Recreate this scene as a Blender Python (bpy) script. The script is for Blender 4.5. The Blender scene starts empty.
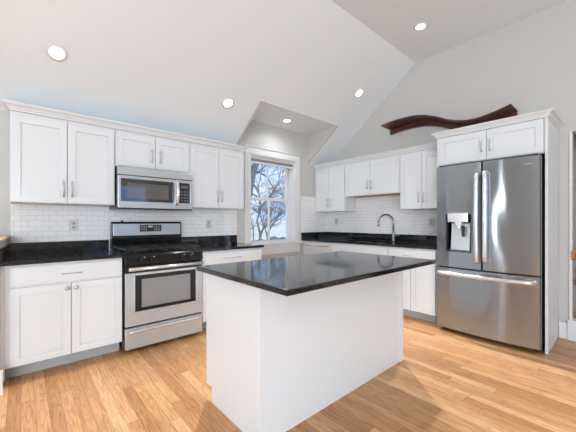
import bpy, bmesh, math, random
from mathutils import Vector, Matrix
random.seed(7)
S = bpy.context.scene
COL = S.collection

# ------------------------------------------------------------------ camera
cam_d = bpy.data.cameras.new('camera'); cam = bpy.data.objects.new('camera', cam_d); COL.objects.link(cam)
cam.location = (-4.2114, -3.6905, 1.2199)
cam.rotation_euler = (math.pi/2, 0, -0.7234)
cam_d.sensor_width = 36; cam_d.lens = 301.2754*36/576; cam_d.shift_y = 4.63/576
cam_d.clip_start = .05; cam_d.clip_end = 500
S.camera = cam

# ------------------------------------------------------------------ view
S.view_settings.view_transform = 'Standard'; S.view_settings.look = 'None'
S.view_settings.exposure = 0.01; S.view_settings.gamma = 1.0
S.view_settings.use_curve_mapping = False

# ------------------------------------------------------------------ world: pale blue winter sky with soft cloud
w = bpy.data.worlds.new('sky'); S.world = w; w.use_nodes = True
nt = w.node_tree; nt.nodes.clear()
o_ = nt.nodes.new('ShaderNodeOutputWorld'); bg = nt.nodes.new('ShaderNodeBackground')
tc = nt.nodes.new('ShaderNodeTexCoord'); nz = nt.nodes.new('ShaderNodeTexNoise'); cr = nt.nodes.new('ShaderNodeValToRGB')
nz.inputs['Scale'].default_value = 3.2; nz.inputs['Detail'].default_value = 5
cr.color_ramp.elements[0].position = .42; cr.color_ramp.elements[0].color = (.33, .55, 1.0, 1)
cr.color_ramp.elements[1].position = .68; cr.color_ramp.elements[1].color = (.85, .92, 1.0, 1)
nt.links.new(tc.outputs['Generated'], nz.inputs['Vector']); nt.links.new(nz.outputs['Fac'], cr.inputs['Fac'])
nt.links.new(cr.outputs['Color'], bg.inputs['Color']); bg.inputs['Strength'].default_value = 1.45
nt.links.new(bg.outputs[0], o_.inputs['Surface'])

# ------------------------------------------------------------------ fill added at unseen windows behind the camera, plus a stair hall area light
def area(name, loc, rot, sx, sy, energy, color=(1, 1, 1)):
    d = bpy.data.lights.new(name, 'AREA'); d.shape = 'RECTANGLE'; d.size = sx; d.size_y = sy
    d.energy = energy; d.color = color
    o = bpy.data.objects.new(name, d); COL.objects.link(o); o.location = loc; o.rotation_euler = rot
    return o
H = math.pi/2
area('added_fill_rear', (-6.2, -7.72, 1.45), (H, 0, 0), 2.0, 1.7, 175, (.82, .92, 1))       # faces +y; fill added outside an unseen rear window
area('added_streak_light_a', (-7.72, -1.95, 1.45), (H, 0, -H), .3, 1.7, 40, (.92, .965, 1))   # faces +x; added to draw bright streaks on the fridge
area('added_streak_light_b', (-7.72, -.75, 1.45), (H, 0, -H), .3, 1.7, 40, (.92, .965, 1))  # second added streak light for the fridge doors
area('added_fill_side', (-7.72, -6.2, 1.45), (H, 0, -H), 2.0, 1.7, 135, (.82, .92, 1))  # fill added outside an unseen side window
area('added_fill_high', (-7.72, -6.2, 2.9), (H, 0, -H), 2.0, .7, 75, (.82, .92, 1))  # high fill added to lift the ceiling and sink wall
area('stair_area_light', (.9, -4.3, 2.36), (0, 0, 0), .7, .9, 5, (1, .98, .95))  # area light under the stair hall ceiling, facing down
CAN_W = 235.0; CAN_EMIT = 9.0
sun_d = bpy.data.lights.new('sun', 'SUN'); sun_d.energy = 3.2; sun_d.angle = .01; sun_d.color = (1, .96, .9)
sun = bpy.data.objects.new('sun', sun_d); COL.objects.link(sun); sun.rotation_euler = Vector((.75, -.12, .75)).to_track_quat('Z', 'Y').to_euler()

# ------------------------------------------------------------------ materials
def mat(name, color=(.8, .8, .8), rough=.5, metal=0, **kw):
    m = bpy.data.materials.new(name); m.use_nodes = True
    b = m.node_tree.nodes['Principled BSDF']
    b.inputs['Base Color'].default_value = (*color, 1); b.inputs['Roughness'].default_value = rough
    b.inputs['Metallic'].default_value = metal
    for k, v in kw.items(): b.inputs[k.replace('_', ' ')].default_value = v
    return m
def N(m, t, **kw):
    n = m.node_tree.nodes.new(t)
    for k, v in kw.items():
        if hasattr(n, k): setattr(n, k, v)
        else: n.inputs[k.replace('_', ' ')].default_value = v
    return n
def L(m, a, b): m.node_tree.links.new(a, b)
def bsdf(m): return m.node_tree.nodes['Principled BSDF']
def bump(m, h, strength=.1, dist=.01):
    b = N(m, 'ShaderNodeBump'); b.inputs['Strength'].default_value = strength; b.inputs['Distance'].default_value = dist
    L(m, h, b.inputs['Height']); L(m, b.outputs[0], bsdf(m).inputs['Normal'])

def wallpaint(name, col):
    m = mat(name, col, .7); t = N(m, 'ShaderNodeTexCoord'); n = N(m, 'ShaderNodeTexNoise', Scale=180.0, Detail=2.0)
    L(m, t.outputs['Object'], n.inputs['Vector']); bump(m, n.outputs['Fac'], .04, .002); return m
M_wall = wallpaint('wall_paint_grey', (.60, .59, .565))
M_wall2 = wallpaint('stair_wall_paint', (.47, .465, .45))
M_ceil = wallpaint('ceiling_paint_white', (.865, .92, .945))
M_trim = mat('trim_white', (.80, .80, .80), .35)
def cabpaint():
    m = mat('cabinet_paint_white', (.78, .81, .83), .32); t = N(m, 'ShaderNodeTexCoord')
    n = N(m, 'ShaderNodeTexNoise', Scale=40.0, Detail=2.0); L(m, t.outputs['Object'], n.inputs['Vector']); bump(m, n.outputs['Fac'], .02, .002)
    return m
M_cab = cabpaint()
M_toe = mat('toe_kick_grey', (.46, .49, .51), .4)  # one even tone, greyer than the cabinets
M_nickel = mat('satin_nickel', (.62, .62, .62), .3, .8)
M_chrome = mat('faucet_stainless', (.42, .42, .41), .25, 1)
M_black = mat('black_enamel', (.008, .008, .008), .18)
M_blackm = mat('cast_iron', (.02, .02, .02), .3)
M_dark = mat('dark_plastic', (.02, .02, .022), .4)
M_fridgeside = mat('fridge_side_dark_grey', (.035, .036, .038), .4)
M_glassblack = mat('black_glass', (.012, .012, .013), .04)
M_glassblack_b = mat('microwave_window_glass', (.10, .10, .10), .04)
bsdf(M_glassblack).inputs['Specular IOR Level'].default_value = .9
M_mwglass = mat('microwave_door_glass', (.012, .012, .013), .03, 0, IOR=2.3)
bsdf(M_glassblack_b).inputs['IOR'].default_value = 2.0
M_white_pl = mat('white_plastic', (.78, .78, .77), .35)
M_ply = mat('raw_plywood', (.55, .34, .18), .6)
M_display = mat('display_digits', (.45, .55, .5), .4)
M_gaslabel = mat('grey_print', (.6, .6, .6), .4)

def steel(name, col, rough, axis, wob=.0, met=1):
    m = mat(name, col, rough, met)
    t = N(m, 'ShaderNodeTexCoord'); mp = N(m, 'ShaderNodeMapping'); L(m, t.outputs['Object'], mp.inputs['Vector'])
    sc = [400, 400, 400]; sc[axis] = 3; mp.inputs['Scale'].default_value = sc
    n = N(m, 'ShaderNodeTexNoise', Scale=1.0, Detail=2.0); L(m, mp.outputs[0], n.inputs['Vector'])
    mr = N(m, 'ShaderNodeMapRange'); mr.inputs['To Min'].default_value = rough*.95; mr.inputs['To Max'].default_value = rough*1.1
    L(m, n.outputs['Fac'], mr.inputs['Value'])
    if wob:   # faint waviness of pressed sheet
        mp2 = N(m, 'ShaderNodeMapping'); mp2.inputs['Scale'].default_value = (2.2, 3.2, .9); L(m, t.outputs['Object'], mp2.inputs['Vector'])
        n2 = N(m, 'ShaderNodeTexNoise', Scale=1.3, Detail=1.0); L(m, mp2.outputs[0], n2.inputs['Vector'])
        bump(m, n2.outputs['Fac'], wob, .05)
    return m
M_steel = steel('brushed_stainless', (.58, .62, .655), .27, 0, 0, .5)
M_steel_f = steel('fridge_stainless', (.34, .37, .40), .15, 2, .16, .85)
for _b in [bsdf(M_steel_f)]:
    _b.inputs['Anisotropic'].default_value = .9; _b.inputs['Anisotropic Rotation'].default_value = .25
    _t = N(M_steel_f, 'ShaderNodeTangent', direction_type='RADIAL', axis='Z'); L(M_steel_f, _t.outputs[0], _b.inputs['Tangent'])
M_steel_h = steel('handle_stainless', (.76, .78, .80), .22, 2, 0, .75)

def granite():
    m = mat('black_granite', (.01, .01, .01), .07); b = bsdf(m)
    t = N(m, 'ShaderNodeTexCoord'); v = N(m, 'ShaderNodeTexVoronoi', Scale=260.0); n = N(m, 'ShaderNodeTexNoise', Scale=70.0, Detail=6.0)
    L(m, t.outputs['Object'], v.inputs['Vector']); L(m, t.outputs['Object'], n.inputs['Vector'])
    r = N(m, 'ShaderNodeValToRGB'); r.color_ramp.elements[0].position = .52; r.color_ramp.elements[0].color = (.006, .006, .007, 1)
    r.color_ramp.elements[1].position = .72; r.color_ramp.elements[1].color = (.045, .045, .048, 1); L(m, n.outputs['Fac'], r.inputs['Fac'])
    r2 = N(m, 'ShaderNodeValToRGB'); r2.color_ramp.elements[0].position = .06; r2.color_ramp.elements[0].color = (.07, .07, .07, 1)
    r2.color_ramp.elements[1].position = .16; r2.color_ramp.elements[1].color = (0, 0, 0, 1); L(m, v.outputs['Distance'], r2.inputs['Fac'])
    mx = N(m, 'ShaderNodeMixRGB', blend_type='ADD'); mx.inputs[0].default_value = .5
    L(m, r.outputs[0], mx.inputs[1]); L(m, r2.outputs[0], mx.inputs[2]); L(m, mx.outputs[0], b.inputs['Base Color'])
    b.inputs['IOR'].default_value = 1.55
    return m
M_granite = granite()

def tile(name, plane):
    m = mat(name, (.8, .8, .8), .12); b = bsdf(m); t = N(m, 'ShaderNodeTexCoord'); s = N(m, 'ShaderNodeSeparateXYZ'); c = N(m, 'ShaderNodeCombineXYZ')
    L(m, t.outputs['Object'], s.inputs[0]); L(m, s.outputs['X' if plane == 'A' else 'Y'], c.inputs[0]); L(m, s.outputs['Z'], c.inputs[1])
    k = N(m, 'ShaderNodeTexBrick', offset=.5, squash=1.0)
    k.inputs['Scale'].default_value = 1; k.inputs['Brick Width'].default_value = .1016; k.inputs['Row Height'].default_value = .0508*1.0
    k.inputs['Mortar Size'].default_value = .0016; k.inputs['Mortar Smooth'].default_value = .15; k.inputs['Bias'].default_value = 0
    k.inputs['Color1'].default_value = (.89, .885, .88, 1); k.inputs['Color2'].default_value = (.93, .925, .92, 1); k.inputs['Mortar'].default_value = (.60, .60, .60, 1)
    L(m, c.outputs[0], k.inputs['Vector']); L(m, k.outputs['Color'], b.inputs['Base Color'])
    bump(m, k.outputs['Fac'], -.35, .003)
    mr = N(m, 'ShaderNodeMapRange'); mr.inputs['To Min'].default_value = .12; mr.inputs['To Max'].default_value = .7
    L(m, k.outputs['Fac'], mr.inputs['Value']); L(m, mr.outputs[0], b.inputs['Roughness'])
    return m
M_tileA = tile('subway_tile_range_wall', 'A'); M_tileB = tile('subway_tile_sink_wall', 'B')

def oak_floor():
    m = mat('oak_strip_floor', (.6, .4, .2), .28); b = bsdf(m)
    t = N(m, 'ShaderNodeTexCoord'); s = N(m, 'ShaderNodeSeparateXYZ'); L(m, t.outputs['Object'], s.inputs[0])
    def math_(op, a, bb=None, v=None):
        n = N(m, 'ShaderNodeMath', operation=op)
        L(m, a, n.inputs[0])
        if bb is not None: L(m, bb, n.inputs[1])
        if v is not None: n.inputs[1].default_value = v
        return n.outputs[0]
    W = .068
    col = math_('DIVIDE', s.outputs['X'], v=W); ci = math_('FLOOR', col); cf = math_('FRACT', col)
    wn = N(m, 'ShaderNodeTexWhiteNoise', noise_dimensions='1D'); L(m, ci, wn.inputs['W'])
    off = math_('MULTIPLY', wn.outputs['Value'], v=7.0)
    row0 = math_('DIVIDE', s.outputs['Y'], v=1.25); row = math_('ADD', row0, off); ri = math_('FLOOR', row); rf = math_('FRACT', row)
    cv = N(m, 'ShaderNodeCombineXYZ'); L(m, ci, cv.inputs[0]); L(m, ri, cv.inputs[1])
    pid = N(m, 'ShaderNodeTexWhiteNoise', noise_dimensions='2D'); L(m, cv.outputs[0], pid.inputs['Vector'])
    # grain coordinates, shifted per plank
    sh = math_('MULTIPLY', pid.outputs['Value'], v=37.0)
    gx = math_('MULTIPLY', s.outputs['X'], v=1.0); gv = N(m, 'ShaderNodeCombineXYZ')
    L(m, gx, gv.inputs[0]); gy = math_('MULTIPLY', s.outputs['Y'], v=.10); L(m, gy, gv.inputs[1]); L(m, sh, gv.inputs[2])
    n1 = N(m, 'ShaderNodeTexNoise', Scale=20.0, Detail=2.0, Distortion=.5); L(m, gv.outputs[0], n1.inputs['Vector'])
    rings = math_('FRACT', math_('MULTIPLY', n1.outputs['Fac'], v=7.0))
    rr = N(m, 'ShaderNodeValToRGB'); e = rr.color_ramp.elements
    e[0].position = 0; e[0].color = (.70, .65, .57, 1); e[1].position = .3; e[1].color = (1, 1, 1, 1); x = e.new(.93); x.color = (.98, .98, .98, 1); x = e.new(1.0); x.color = (.70, .65, .57, 1)
    L(m, rings, rr.inputs['Fac'])
    gv2 = N(m, 'ShaderNodeCombineXYZ'); L(m, gx, gv2.inputs[0]); L(m, math_('MULTIPLY', s.outputs['Y'], v=.04), gv2.inputs[1]); L(m, sh, gv2.inputs[2])
    n2 = N(m, 'ShaderNodeTexNoise', Scale=160.0, Detail=4.0); L(m, gv2.outputs[0], n2.inputs['Vector'])
    r2 = N(m, 'ShaderNodeValToRGB'); r2.color_ramp.elements[0].position = .36; r2.color_ramp.elements[0].color = (.78, .74, .68, 1)
    r2.color_ramp.elements[1].position = .6; r2.color_ramp.elements[1].color = (1.06, 1.05, 1.04, 1); L(m, n2.outputs['Fac'], r2.inputs['Fac'])
    base = N(m, 'ShaderNodeValToRGB'); e = base.color_ramp.elements
    e[0].position = 0; e[0].color = (.47, .215, .082, 1); e[1].position = 1; e[1].color = (.73, .42, .205, 1)
    x = e.new(.35); x.color = (.57, .28, .118, 1); x = e.new(.75); x.color = (.63, .33, .145, 1)
    L(m, pid.outputs['Value'], base.inputs['Fac'])
    def mul(a, c, f):
        q = N(m, 'ShaderNodeMixRGB', blend_type='MULTIPLY'); q.inputs[0].default_value = f; L(m, a, q.inputs[1]); L(m, c, q.inputs[2]); return q.outputs[0]
    c1 = mul(base.outputs[0], rr.outputs[0], .9); c2 = mul(c1, r2.outputs[0], .9)
    # seams
    ed = math_('LESS_THAN', math_('MINIMUM', cf, math_('SUBTRACT', N1(m, 1.0), cf)), v=.014)
    ed2 = math_('LESS_THAN', math_('MINIMUM', rf, math_('SUBTRACT', N1(m, 1.0), rf)), v=.0012)
    em = math_('MAXIMUM', ed, ed2)
    q = N(m, 'ShaderNodeMixRGB'); L(m, math_('MULTIPLY', em, v=.9), q.inputs[0]); L(m, c2, q.inputs[1]); q.inputs[2].default_value = (.16, .08, .035, 1)
    L(m, q.outputs[0], b.inputs['Base Color'])
    mr = N(m, 'ShaderNodeMapRange'); mr.inputs['To Min'].default_value = .26; mr.inputs['To Max'].default_value = .42
    L(m, n2.outputs['Fac'], mr.inputs['Value']); L(m, mr.outputs[0], b.inputs['Roughness'])
    return m
def N1(m, v):
    n = N(m, 'ShaderNodeValue'); n.outputs[0].default_value = v; return n.outputs[0]
M_floor = oak_floor()

def wood(name, c0, c1, scale=(3, .35, 3), rough=.35):
    m = mat(name, c0, rough); t = N(m, 'ShaderNodeTexCoord'); mp = N(m, 'ShaderNodeMapping'); mp.inputs['Scale'].default_value = scale
    L(m, t.outputs['Object'], mp.inputs['Vector']); n = N(m, 'ShaderNodeTexNoise', Scale=12.0, Detail=5.0, Distortion=.8); L(m, mp.outputs[0], n.inputs['Vector'])
    r = N(m, 'ShaderNodeValToRGB'); r.color_ramp.elements[0].position = .35; r.color_ramp.elements[0].color = (*c0, 1)
    r.color_ramp.elements[1].position = .65; r.color_ramp.elements[1].color = (*c1, 1); L(m, n.outputs['Fac'], r.inputs['Fac']); L(m, r.outputs[0], bsdf(m).inputs['Base Color'])
    return m
M_walnut = wood('red_brown_wood', (.035, .010, .004), (.12, .036, .014))
M_oakcap = wood('honey_wood', (.50, .28, .13), (.62, .38, .20))
M_rail = wood('rail_wood', (.42, .17, .06), (.56, .25, .09))
M_bark = wood('bark', (.13, .12, .11), (.36, .33, .29), (6, 6, 1.5), .9)
M_ground = wood('pale_winter_ground', (.42, .45, .42), (.56, .57, .50), (.3, .3, .3), .95)
M_hedge = wood('hedge_leaf', (.05, .10, .08), (.16, .22, .15), (2, 2, 2), .9)

def glass():
    m = bpy.data.materials.new('window_glass'); m.use_nodes = True; n = m.node_tree; n.nodes.clear()
    o = n.nodes.new('ShaderNodeOutputMaterial'); mx = n.nodes.new('ShaderNodeMixShader'); tr = n.nodes.new('ShaderNodeBsdfTransparent')
    g = n.nodes.new('ShaderNodeBsdfGlossy'); g.inputs['Roughness'].default_value = .02; f = n.nodes.new('ShaderNodeFresnel'); f.inputs['IOR'].default_value = 1.3
    n.links.new(f.outputs[0], mx.inputs[0]); n.links.new(tr.outputs[0], mx.inputs[1]); n.links.new(g.outputs[0], mx.inputs[2]); n.links.new(mx.outputs[0], o.inputs[0])
    return m
M_glass = glass()
def emit(name, col, s):
    m = bpy.data.materials.new(name); m.use_nodes = True; n = m.node_tree; n.nodes.clear()
    o = n.nodes.new('ShaderNodeOutputMaterial'); e = n.nodes.new('ShaderNodeEmission'); e.inputs[0].default_value = (*col, 1); e.inputs[1].default_value = s
    n.links.new(e.outputs[0], o.inputs[0]); return m
M_lamp = emit('lamp_lens', (1, .99, .97), CAN_EMIT)

# ------------------------------------------------------------------ mesh helpers
class MB:
    def __init__(s): s.b = bmesh.new()
    def box(s, x0, x1, y0, y1, z0, z1, tf=None):
        if tf:
            p = [tf(x, y, z) for x in (x0, x1) for y in (y0, y1) for z in (z0, z1)]
        else: p = [(x, y, z) for x in (x0, x1) for y in (y0, y1) for z in (z0, z1)]
        v = [s.b.verts.new(q) for q in p]
        for f in ((0, 1, 3, 2), (4, 6, 7, 5), (0, 4, 5, 1), (2, 3, 7, 6), (0, 2, 6, 4), (1, 5, 7, 3)):
            s.b.faces.new([v[i] for i in f])
        return s
    def prism(s, poly, axis, a0, a1):      # poly: 2D points in the plane normal to axis
        def mk(p, a):
            return {'x': (a, p[0], p[1]), 'y': (p[0], a, p[1]), 'z': (p[0], p[1], a)}[axis]
        A = [s.b.verts.new(mk(p, a0)) for p in poly]; B_ = [s.b.verts.new(mk(p, a1)) for p in poly]; n = len(poly)
        s.b.faces.new(A); s.b.faces.new(B_[::-1])
        for i in range(n): s.b.faces.new((A[i], B_[i], B_[(i+1) % n], A[(i+1) % n]))
        return s
    def tube(s, pts, r, seg=10, cap=True, flat=(1, 1)):
        pts = [Vector(p) for p in pts]; rs = r if isinstance(r, (list, tuple)) else [r]*len(pts); rings = []
        up = Vector((0, 0, 1))
        d0 = (pts[1]-pts[0]).normalized()
        if abs(d0.z) > .95: up = Vector((0, 1, 0))
        u = d0.cross(up).normalized()
        for i, p in enumerate(pts):
            d = (pts[min(i+1, len(pts)-1)]-pts[max(i-1, 0)]).normalized()
            u = (u - d*u.dot(d)).normalized(); vv = d.cross(u)
            rings.append([s.b.verts.new(p + (u*math.cos(a)*flat[0] + vv*math.sin(a)*flat[1])*rs[i]) for a in [2*math.pi*k/seg for k in range(seg)]])
        for a, c in zip(rings, rings[1:]):
            for k in range(seg):
                f = s.b.faces.new((a[k], a[(k+1) % seg], c[(k+1) % seg], c[k])); f.smooth = True
        if cap: s.b.faces.new(rings[0][::-1]); s.b.faces.new(rings[-1])
        return s
    def cyl(s, p0, p1, r, seg=20): return s.tube([p0, p1], r, seg)
    def lathe(s, c, axis, prof, seg=24):   # prof: (radius, distance along axis)
        ax = Vector(axis).normalized(); t = Vector((0, 0, 1)) if abs(ax.z) < .9 else Vector((1, 0, 0)); u = ax.cross(t).normalized(); v = ax.cross(u); c = Vector(c); R = []
        for r, h in prof:
            R.append([s.b.verts.new(c + ax*h + (u*math.cos(2*math.pi*k/seg)+v*math.sin(2*math.pi*k/seg))*max(r, 1e-4)) for k in range(seg)])
        for a, b in zip(R, R[1:]):
            for k in range(seg): f = s.b.faces.new((a[k], a[(k+1) % seg], b[(k+1) % seg], b[k])); f.smooth = True
        s.b.faces.new(R[0][::-1]); s.b.faces.new(R[-1]); return s
    def grid(s, us, vs, holes, f, t0, t1):  # solid slab over us x vs less the holes; f(u, v, t) -> xyz
        nu, nv = len(us)-1, len(vs)-1
        def solid(i, j):
            if i < 0 or j < 0 or i >= nu or j >= nv: return False
            cu, cv = (us[i]+us[i+1])/2, (vs[j]+vs[j+1])/2
            return not any(a < cu < b and c < cv < d for a, b, c, d in holes)
        V = {}
        def vert(i, j, k):
            if (i, j, k) not in V: V[i, j, k] = s.b.verts.new(f(us[i], vs[j], (t0, t1)[k]))
            return V[i, j, k]
        for i in range(nu):
            for j in range(nv):
                if not solid(i, j): continue
                s.b.faces.new([vert(*q) for q in ((i, j, 0), (i+1, j, 0), (i+1, j+1, 0), (i, j+1, 0))])
                s.b.faces.new([vert(*q) for q in ((i, j, 1), (i, j+1, 1), (i+1, j+1, 1), (i+1, j, 1))])
                for di, dj, a, b in ((-1, 0, (i, j), (i, j+1)), (1, 0, (i+1, j+1), (i+1, j)), (0, -1, (i+1, j), (i, j)), (0, 1, (i, j+1), (i+1, j+1))):
                    if not solid(i+di, j+dj): s.b.faces.new([vert(*a, 0), vert(*a, 1), vert(*b, 1), vert(*b, 0)])
        return s

def empty(name, loc, label, cat, group=None):
    o = bpy.data.objects.new(name, None); COL.objects.link(o); o.location = loc; o.empty_display_size = .05
    tag(o, label, cat, group); return o
def tag(o, label=None, cat=None, group=None, kind=None):
    if label: o['label'] = label
    if cat: o['category'] = cat
    if group: o['group'] = group
    if kind: o['kind'] = kind
    return o
def worldloc(o):
    v = Vector(o.location)
    while o.parent: o = o.parent; v += Vector(o.location)
    return v
def obj(name, mb, m, parent=None, bevel=0, label=None, loc=None, seg=2):
    """link the mesh; vertices are given in world coordinates and moved into the parent's frame"""
    me = bpy.data.meshes.new(name); b = mb.b
    bmesh.ops.recalc_face_normals(b, faces=b.faces[:])
    if parent is not None:
        bmesh.ops.translate(b, verts=b.verts[:], vec=-worldloc(parent))
    elif loc is not None: bmesh.ops.translate(b, verts=b.verts[:], vec=-Vector(loc))
    b.to_mesh(me); b.free(); me.materials.append(m)
    o = bpy.data.objects.new(name, me); COL.objects.link(o)
    if parent is not None: o.parent = parent
    elif loc is not None: o.location = loc
    if bevel:
        d = o.modifiers.new('bevel', 'BEVEL'); d.width = bevel; d.segments = seg; d.limit_method = 'ANGLE'; d.angle_limit = math.radians(50)
        d.harden_normals = False
    if label: o['label'] = label
    return o
def struct(name, mb, m, bevel=0): return tag(obj(name, mb, m, None, bevel), kind='structure')
def lin(a, b, n): return [a+(b-a)*i/n for i in range(n+1)]
def bez(p0, p1, p2, p3, n=10):
    P = [Vector(p) for p in (p0, p1, p2, p3)]
    return [P[0]*(1-t)**3 + P[1]*3*t*(1-t)**2 + P[2]*3*t*t*(1-t) + P[3]*t**3 for t in lin(0, 1, n)]

# ================================================================== THE SHELL
XL, YR = -7.5, -7.5                     # left and rear walls of the open-plan room
WIN = (-1.70, -.80, .86, 2.20)          # rough opening of the kitchen window
struct('floor', MB().box(XL, 2.2, YR, .15, -.1, 0), M_floor)
# wall A (range and window wall), interior face y = 0
struct('wall_back', MB().grid([XL-.2, WIN[0], WIN[1], 0.2], [0, WIN[2], WIN[3], 2.8], [WIN], lambda u, v, t: (u, t, v), 0, .22), M_wall)
# wall B (sink and fridge wall), interior face x = 0, opening to the stairs at its near end
struct('wall_right', MB().grid([YR, -4.5, -3.30, 0], [0, 2.13, 3.6], [(-4.5, -3.30, 0, 2.13)], lambda u, v, t: (t, u, v), 0, .16), M_wall)
RW = (-7.2, -5.2, .6, 2.3); SW0 = (-.82, -.68, .6, 2.3); SW1 = (-2.02, -1.88, .6, 2.3); SW2 = (-7.2, -5.2, .6, 2.3); SW3 = (-7.2, -5.2, 2.55, 3.25); RW2 = (-2.75, -1.15, .75, 2.35)  # openings made up for light, except the last, mirrored in the microwave
struct('wall_rear', MB().grid([XL, RW[0], RW[1], RW2[0], RW2[1], 2.2], [0, .6, .75, 2.3, 2.35, 3.6], [RW, RW2], lambda u, v, t: (u, t, v), YR-.16, YR), M_wall)
struct('wall_left', MB().grid([YR-.16, SW2[0], SW2[1], SW1[0], SW1[1], SW0[0], SW0[1], 0.15], [0, .6, 2.3, SW3[2], SW3[3], 3.6], [SW0, SW1, SW2, SW3], lambda u, v, t: (t, u, v), XL-.16, XL), M_wall)
# ceiling: sloped plane rising from wall A, cut by the dormer, then the flat ceiling
DX0, DX1, DY, DZ = -1.964, -.51, -.663, 2.708
sl = lambda y: 2.204 - .76*y
struct('ceiling', MB().grid([XL, DX0-.03, DX1+.03, 0], [-1.671, DY, 0], [(DX0-.03, DX1+.03, DY, 0)], lambda u, v, t: (u, v, sl(v)+t), 0, .08)
       .box(XL, 2.2, YR, -1.671, 3.474, 3.56), M_ceil)
struct('ceiling_dormer', MB().box(DX0-.06, DX1+.06, DY-.01, 0, DZ, DZ+.06), M_ceil)
ch = MB()
for xa, xb in ((DX0-.0298, DX0), (DX1, DX1+.0298)):
    ch.prism([(-.0005, sl(-.0005)), (-.0005, DZ-.0005), (DY, DZ-.0005)], 'x', xa, xb)
struct('wall_dormer', ch, M_wall)
# stair hall behind the opening
struct('wall_stair', MB().box(1.35, 1.5, YR, .15, 0, 2.6).box(.16, 1.35, -2.6, -2.5, 0, 2.6), M_wall2)
struct('ceiling_stair', MB().box(.16, 1.5, YR, .15, 2.45, 2.55), M_ceil)
# white jamb liner of the stair opening
struct('trim_1', MB().box(-.016, .022, -3.308, -3.284, 0.0, 2.13), M_trim, .003)
def bb_prof(): return [(0, 0), (.016, 0), (.016, .135), (.011, .15), (.011, .165), (0, .17)]
struct('baseboard_right', MB().prism([(-o, z) for o, z in bb_prof()], 'y', -3.275, -3.203).box(-.030, .10, -3.345, -3.272, 0, .205), M_trim, .004)
struct('baseboard_rear', MB().box(XL, 0, YR, YR+.016, 0, .15), M_trim, .003)
# tiled backsplashes (thin slabs on the walls)
TZ = 1.018
struct('trim_2', MB().box(-4.287, -2.75, -.008, 0, TZ, 1.370).box(-2.75, -1.928, -.008, 0, TZ, 1.370)
       .box(-3.512, -2.758, -.0085, -.0001, .90, TZ).box(-.672, -.0085, -.008, 0, TZ, 1.635), M_tileA)
struct('trim_3', MB().box(-.008, 0, -2.20, 0, TZ, 1.600), M_tileB)

# ---- rear and side windows (behind the camera, all but one added for light and reflections)
def plain_window(name, rect, plane, c):
    u0, u1, z0, z1 = rect; mb = MB()
    f = (lambda u, v, t: (u, t, v)) if plane == 'y' else (lambda u, v, t: (t, u, v))
    um, zm = (u0+u1)/2, (z0+z1)/2; e = .05 if u1-u0 > .5 else .02
    mb.grid([u0-.09, u0, u1, u1+.09], [z0-.09, z0, z1, z1+.09], [(u0, u1, z0, z1)], f, c, c+.02)
    n = 2 if u1-u0 > 2 else 1
    us = lin(u0, u1, n)
    for a, b in zip(us, us[1:]):
        mb.grid([a, a+e, b-e, b], [z0, z0+e, zm-e/2, zm+e/2, z1-e, z1], [(a+e, b-e, z0+e, zm-e/2), (a+e, b-e, zm+e/2, z1-e)], f, c-.09, c-.05)
    struct(name, mb, M_trim)
plain_window('added_window_2', RW, 'y', YR); plain_window('window_3', RW2, 'y', YR)
plain_window('added_window_4', SW1, 'x', XL); plain_window('added_window_5', SW2, 'x', XL); plain_window('added_window_6', SW0, 'x', XL); plain_window('added_window_7', SW3, 'x', XL)

# ================================================================== KITCHEN WINDOW
x0, x1, z0, z1 = WIN
wn_ = MB()
wn_.box(x0-.10, x0, -.022, -.001, .88, 2.20).box(x1, x1+.10, -.022, -.001, .88, 2.20)      # side casings
wn_.box(x0-.10, x1+.10, -.026, -.001, 2.20, 2.294)
win = struct('window_1', wn_, M_trim, .003)
obj('head_cap', MB().prism([(-.001, 2.295), (-.033, 2.295), (-.042, 2.312), (-.042, 2.32), (-.001, 2.32)], 'x', x0-.11, x1+.11), M_trim, win, .002)
obj('jamb', MB().grid([x0, x0+.02, x1-.02, x1], [z0, z0+.02, z1-.02, z1], [(x0+.02, x1-.02, z0+.02, z1-.02)], lambda u, v, t: (u, t, v), 0, .21), M_trim, win)
obj('window_stool', MB().box(x0-.13, x1+.13, -.065, .10, .845, .878), M_trim, win, .005)
obj('apron', MB().box(x0-.10, x1+.10, -.02, -.001, .70, .843), M_trim, win, .003)
def sash(name, za, zb, y):
    a, b = x0+.022, x1-.022; e = .045; xm = (a+b)/2
    s_ = obj(name, MB().grid([a, a+e, xm-.009, xm+.009, b-e, b], [za, za+e, zb-e, zb], [(a+e, xm-.009, za+e, zb-e), (xm+.009, b-e, za+e, zb-e)], lambda u, v, t: (u, t, v), y, y+.035), M_trim, win, .002)
    obj('glass_pane', MB().box(a+e, b-e, y+.016, y+.019, za+e, zb-e), M_glass, s_)
sash('upper_sash', 1.538, 2.178, .150)
sash('lower_sash', .862, 1.583, .110)
shade = empty('window_shade', (-1.25, .02, 2.11), 'white cellular shade drawn up under the head of the kitchen window', 'shade')
pl = MB()
for k in range(5): pl.prism([(.02, 2.112+k*.0078), (.040, 2.1085+k*.0078), (.060, 2.112+k*.0078), (.040, 2.1155+k*.0078)], 'x', x0+.024, x1-.024)
obj('pleats', pl, M_white_pl, shade)
obj('cassette', MB().box(x0+.022, x1-.022, .015, .065, 2.150, 2.1785), M_white_pl, shade, .004)
obj('bottom_rail', MB().box(x0+.024, x1-.024, .02, .060, 2.085, 2.107), M_white_pl, shade, .003)

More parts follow.
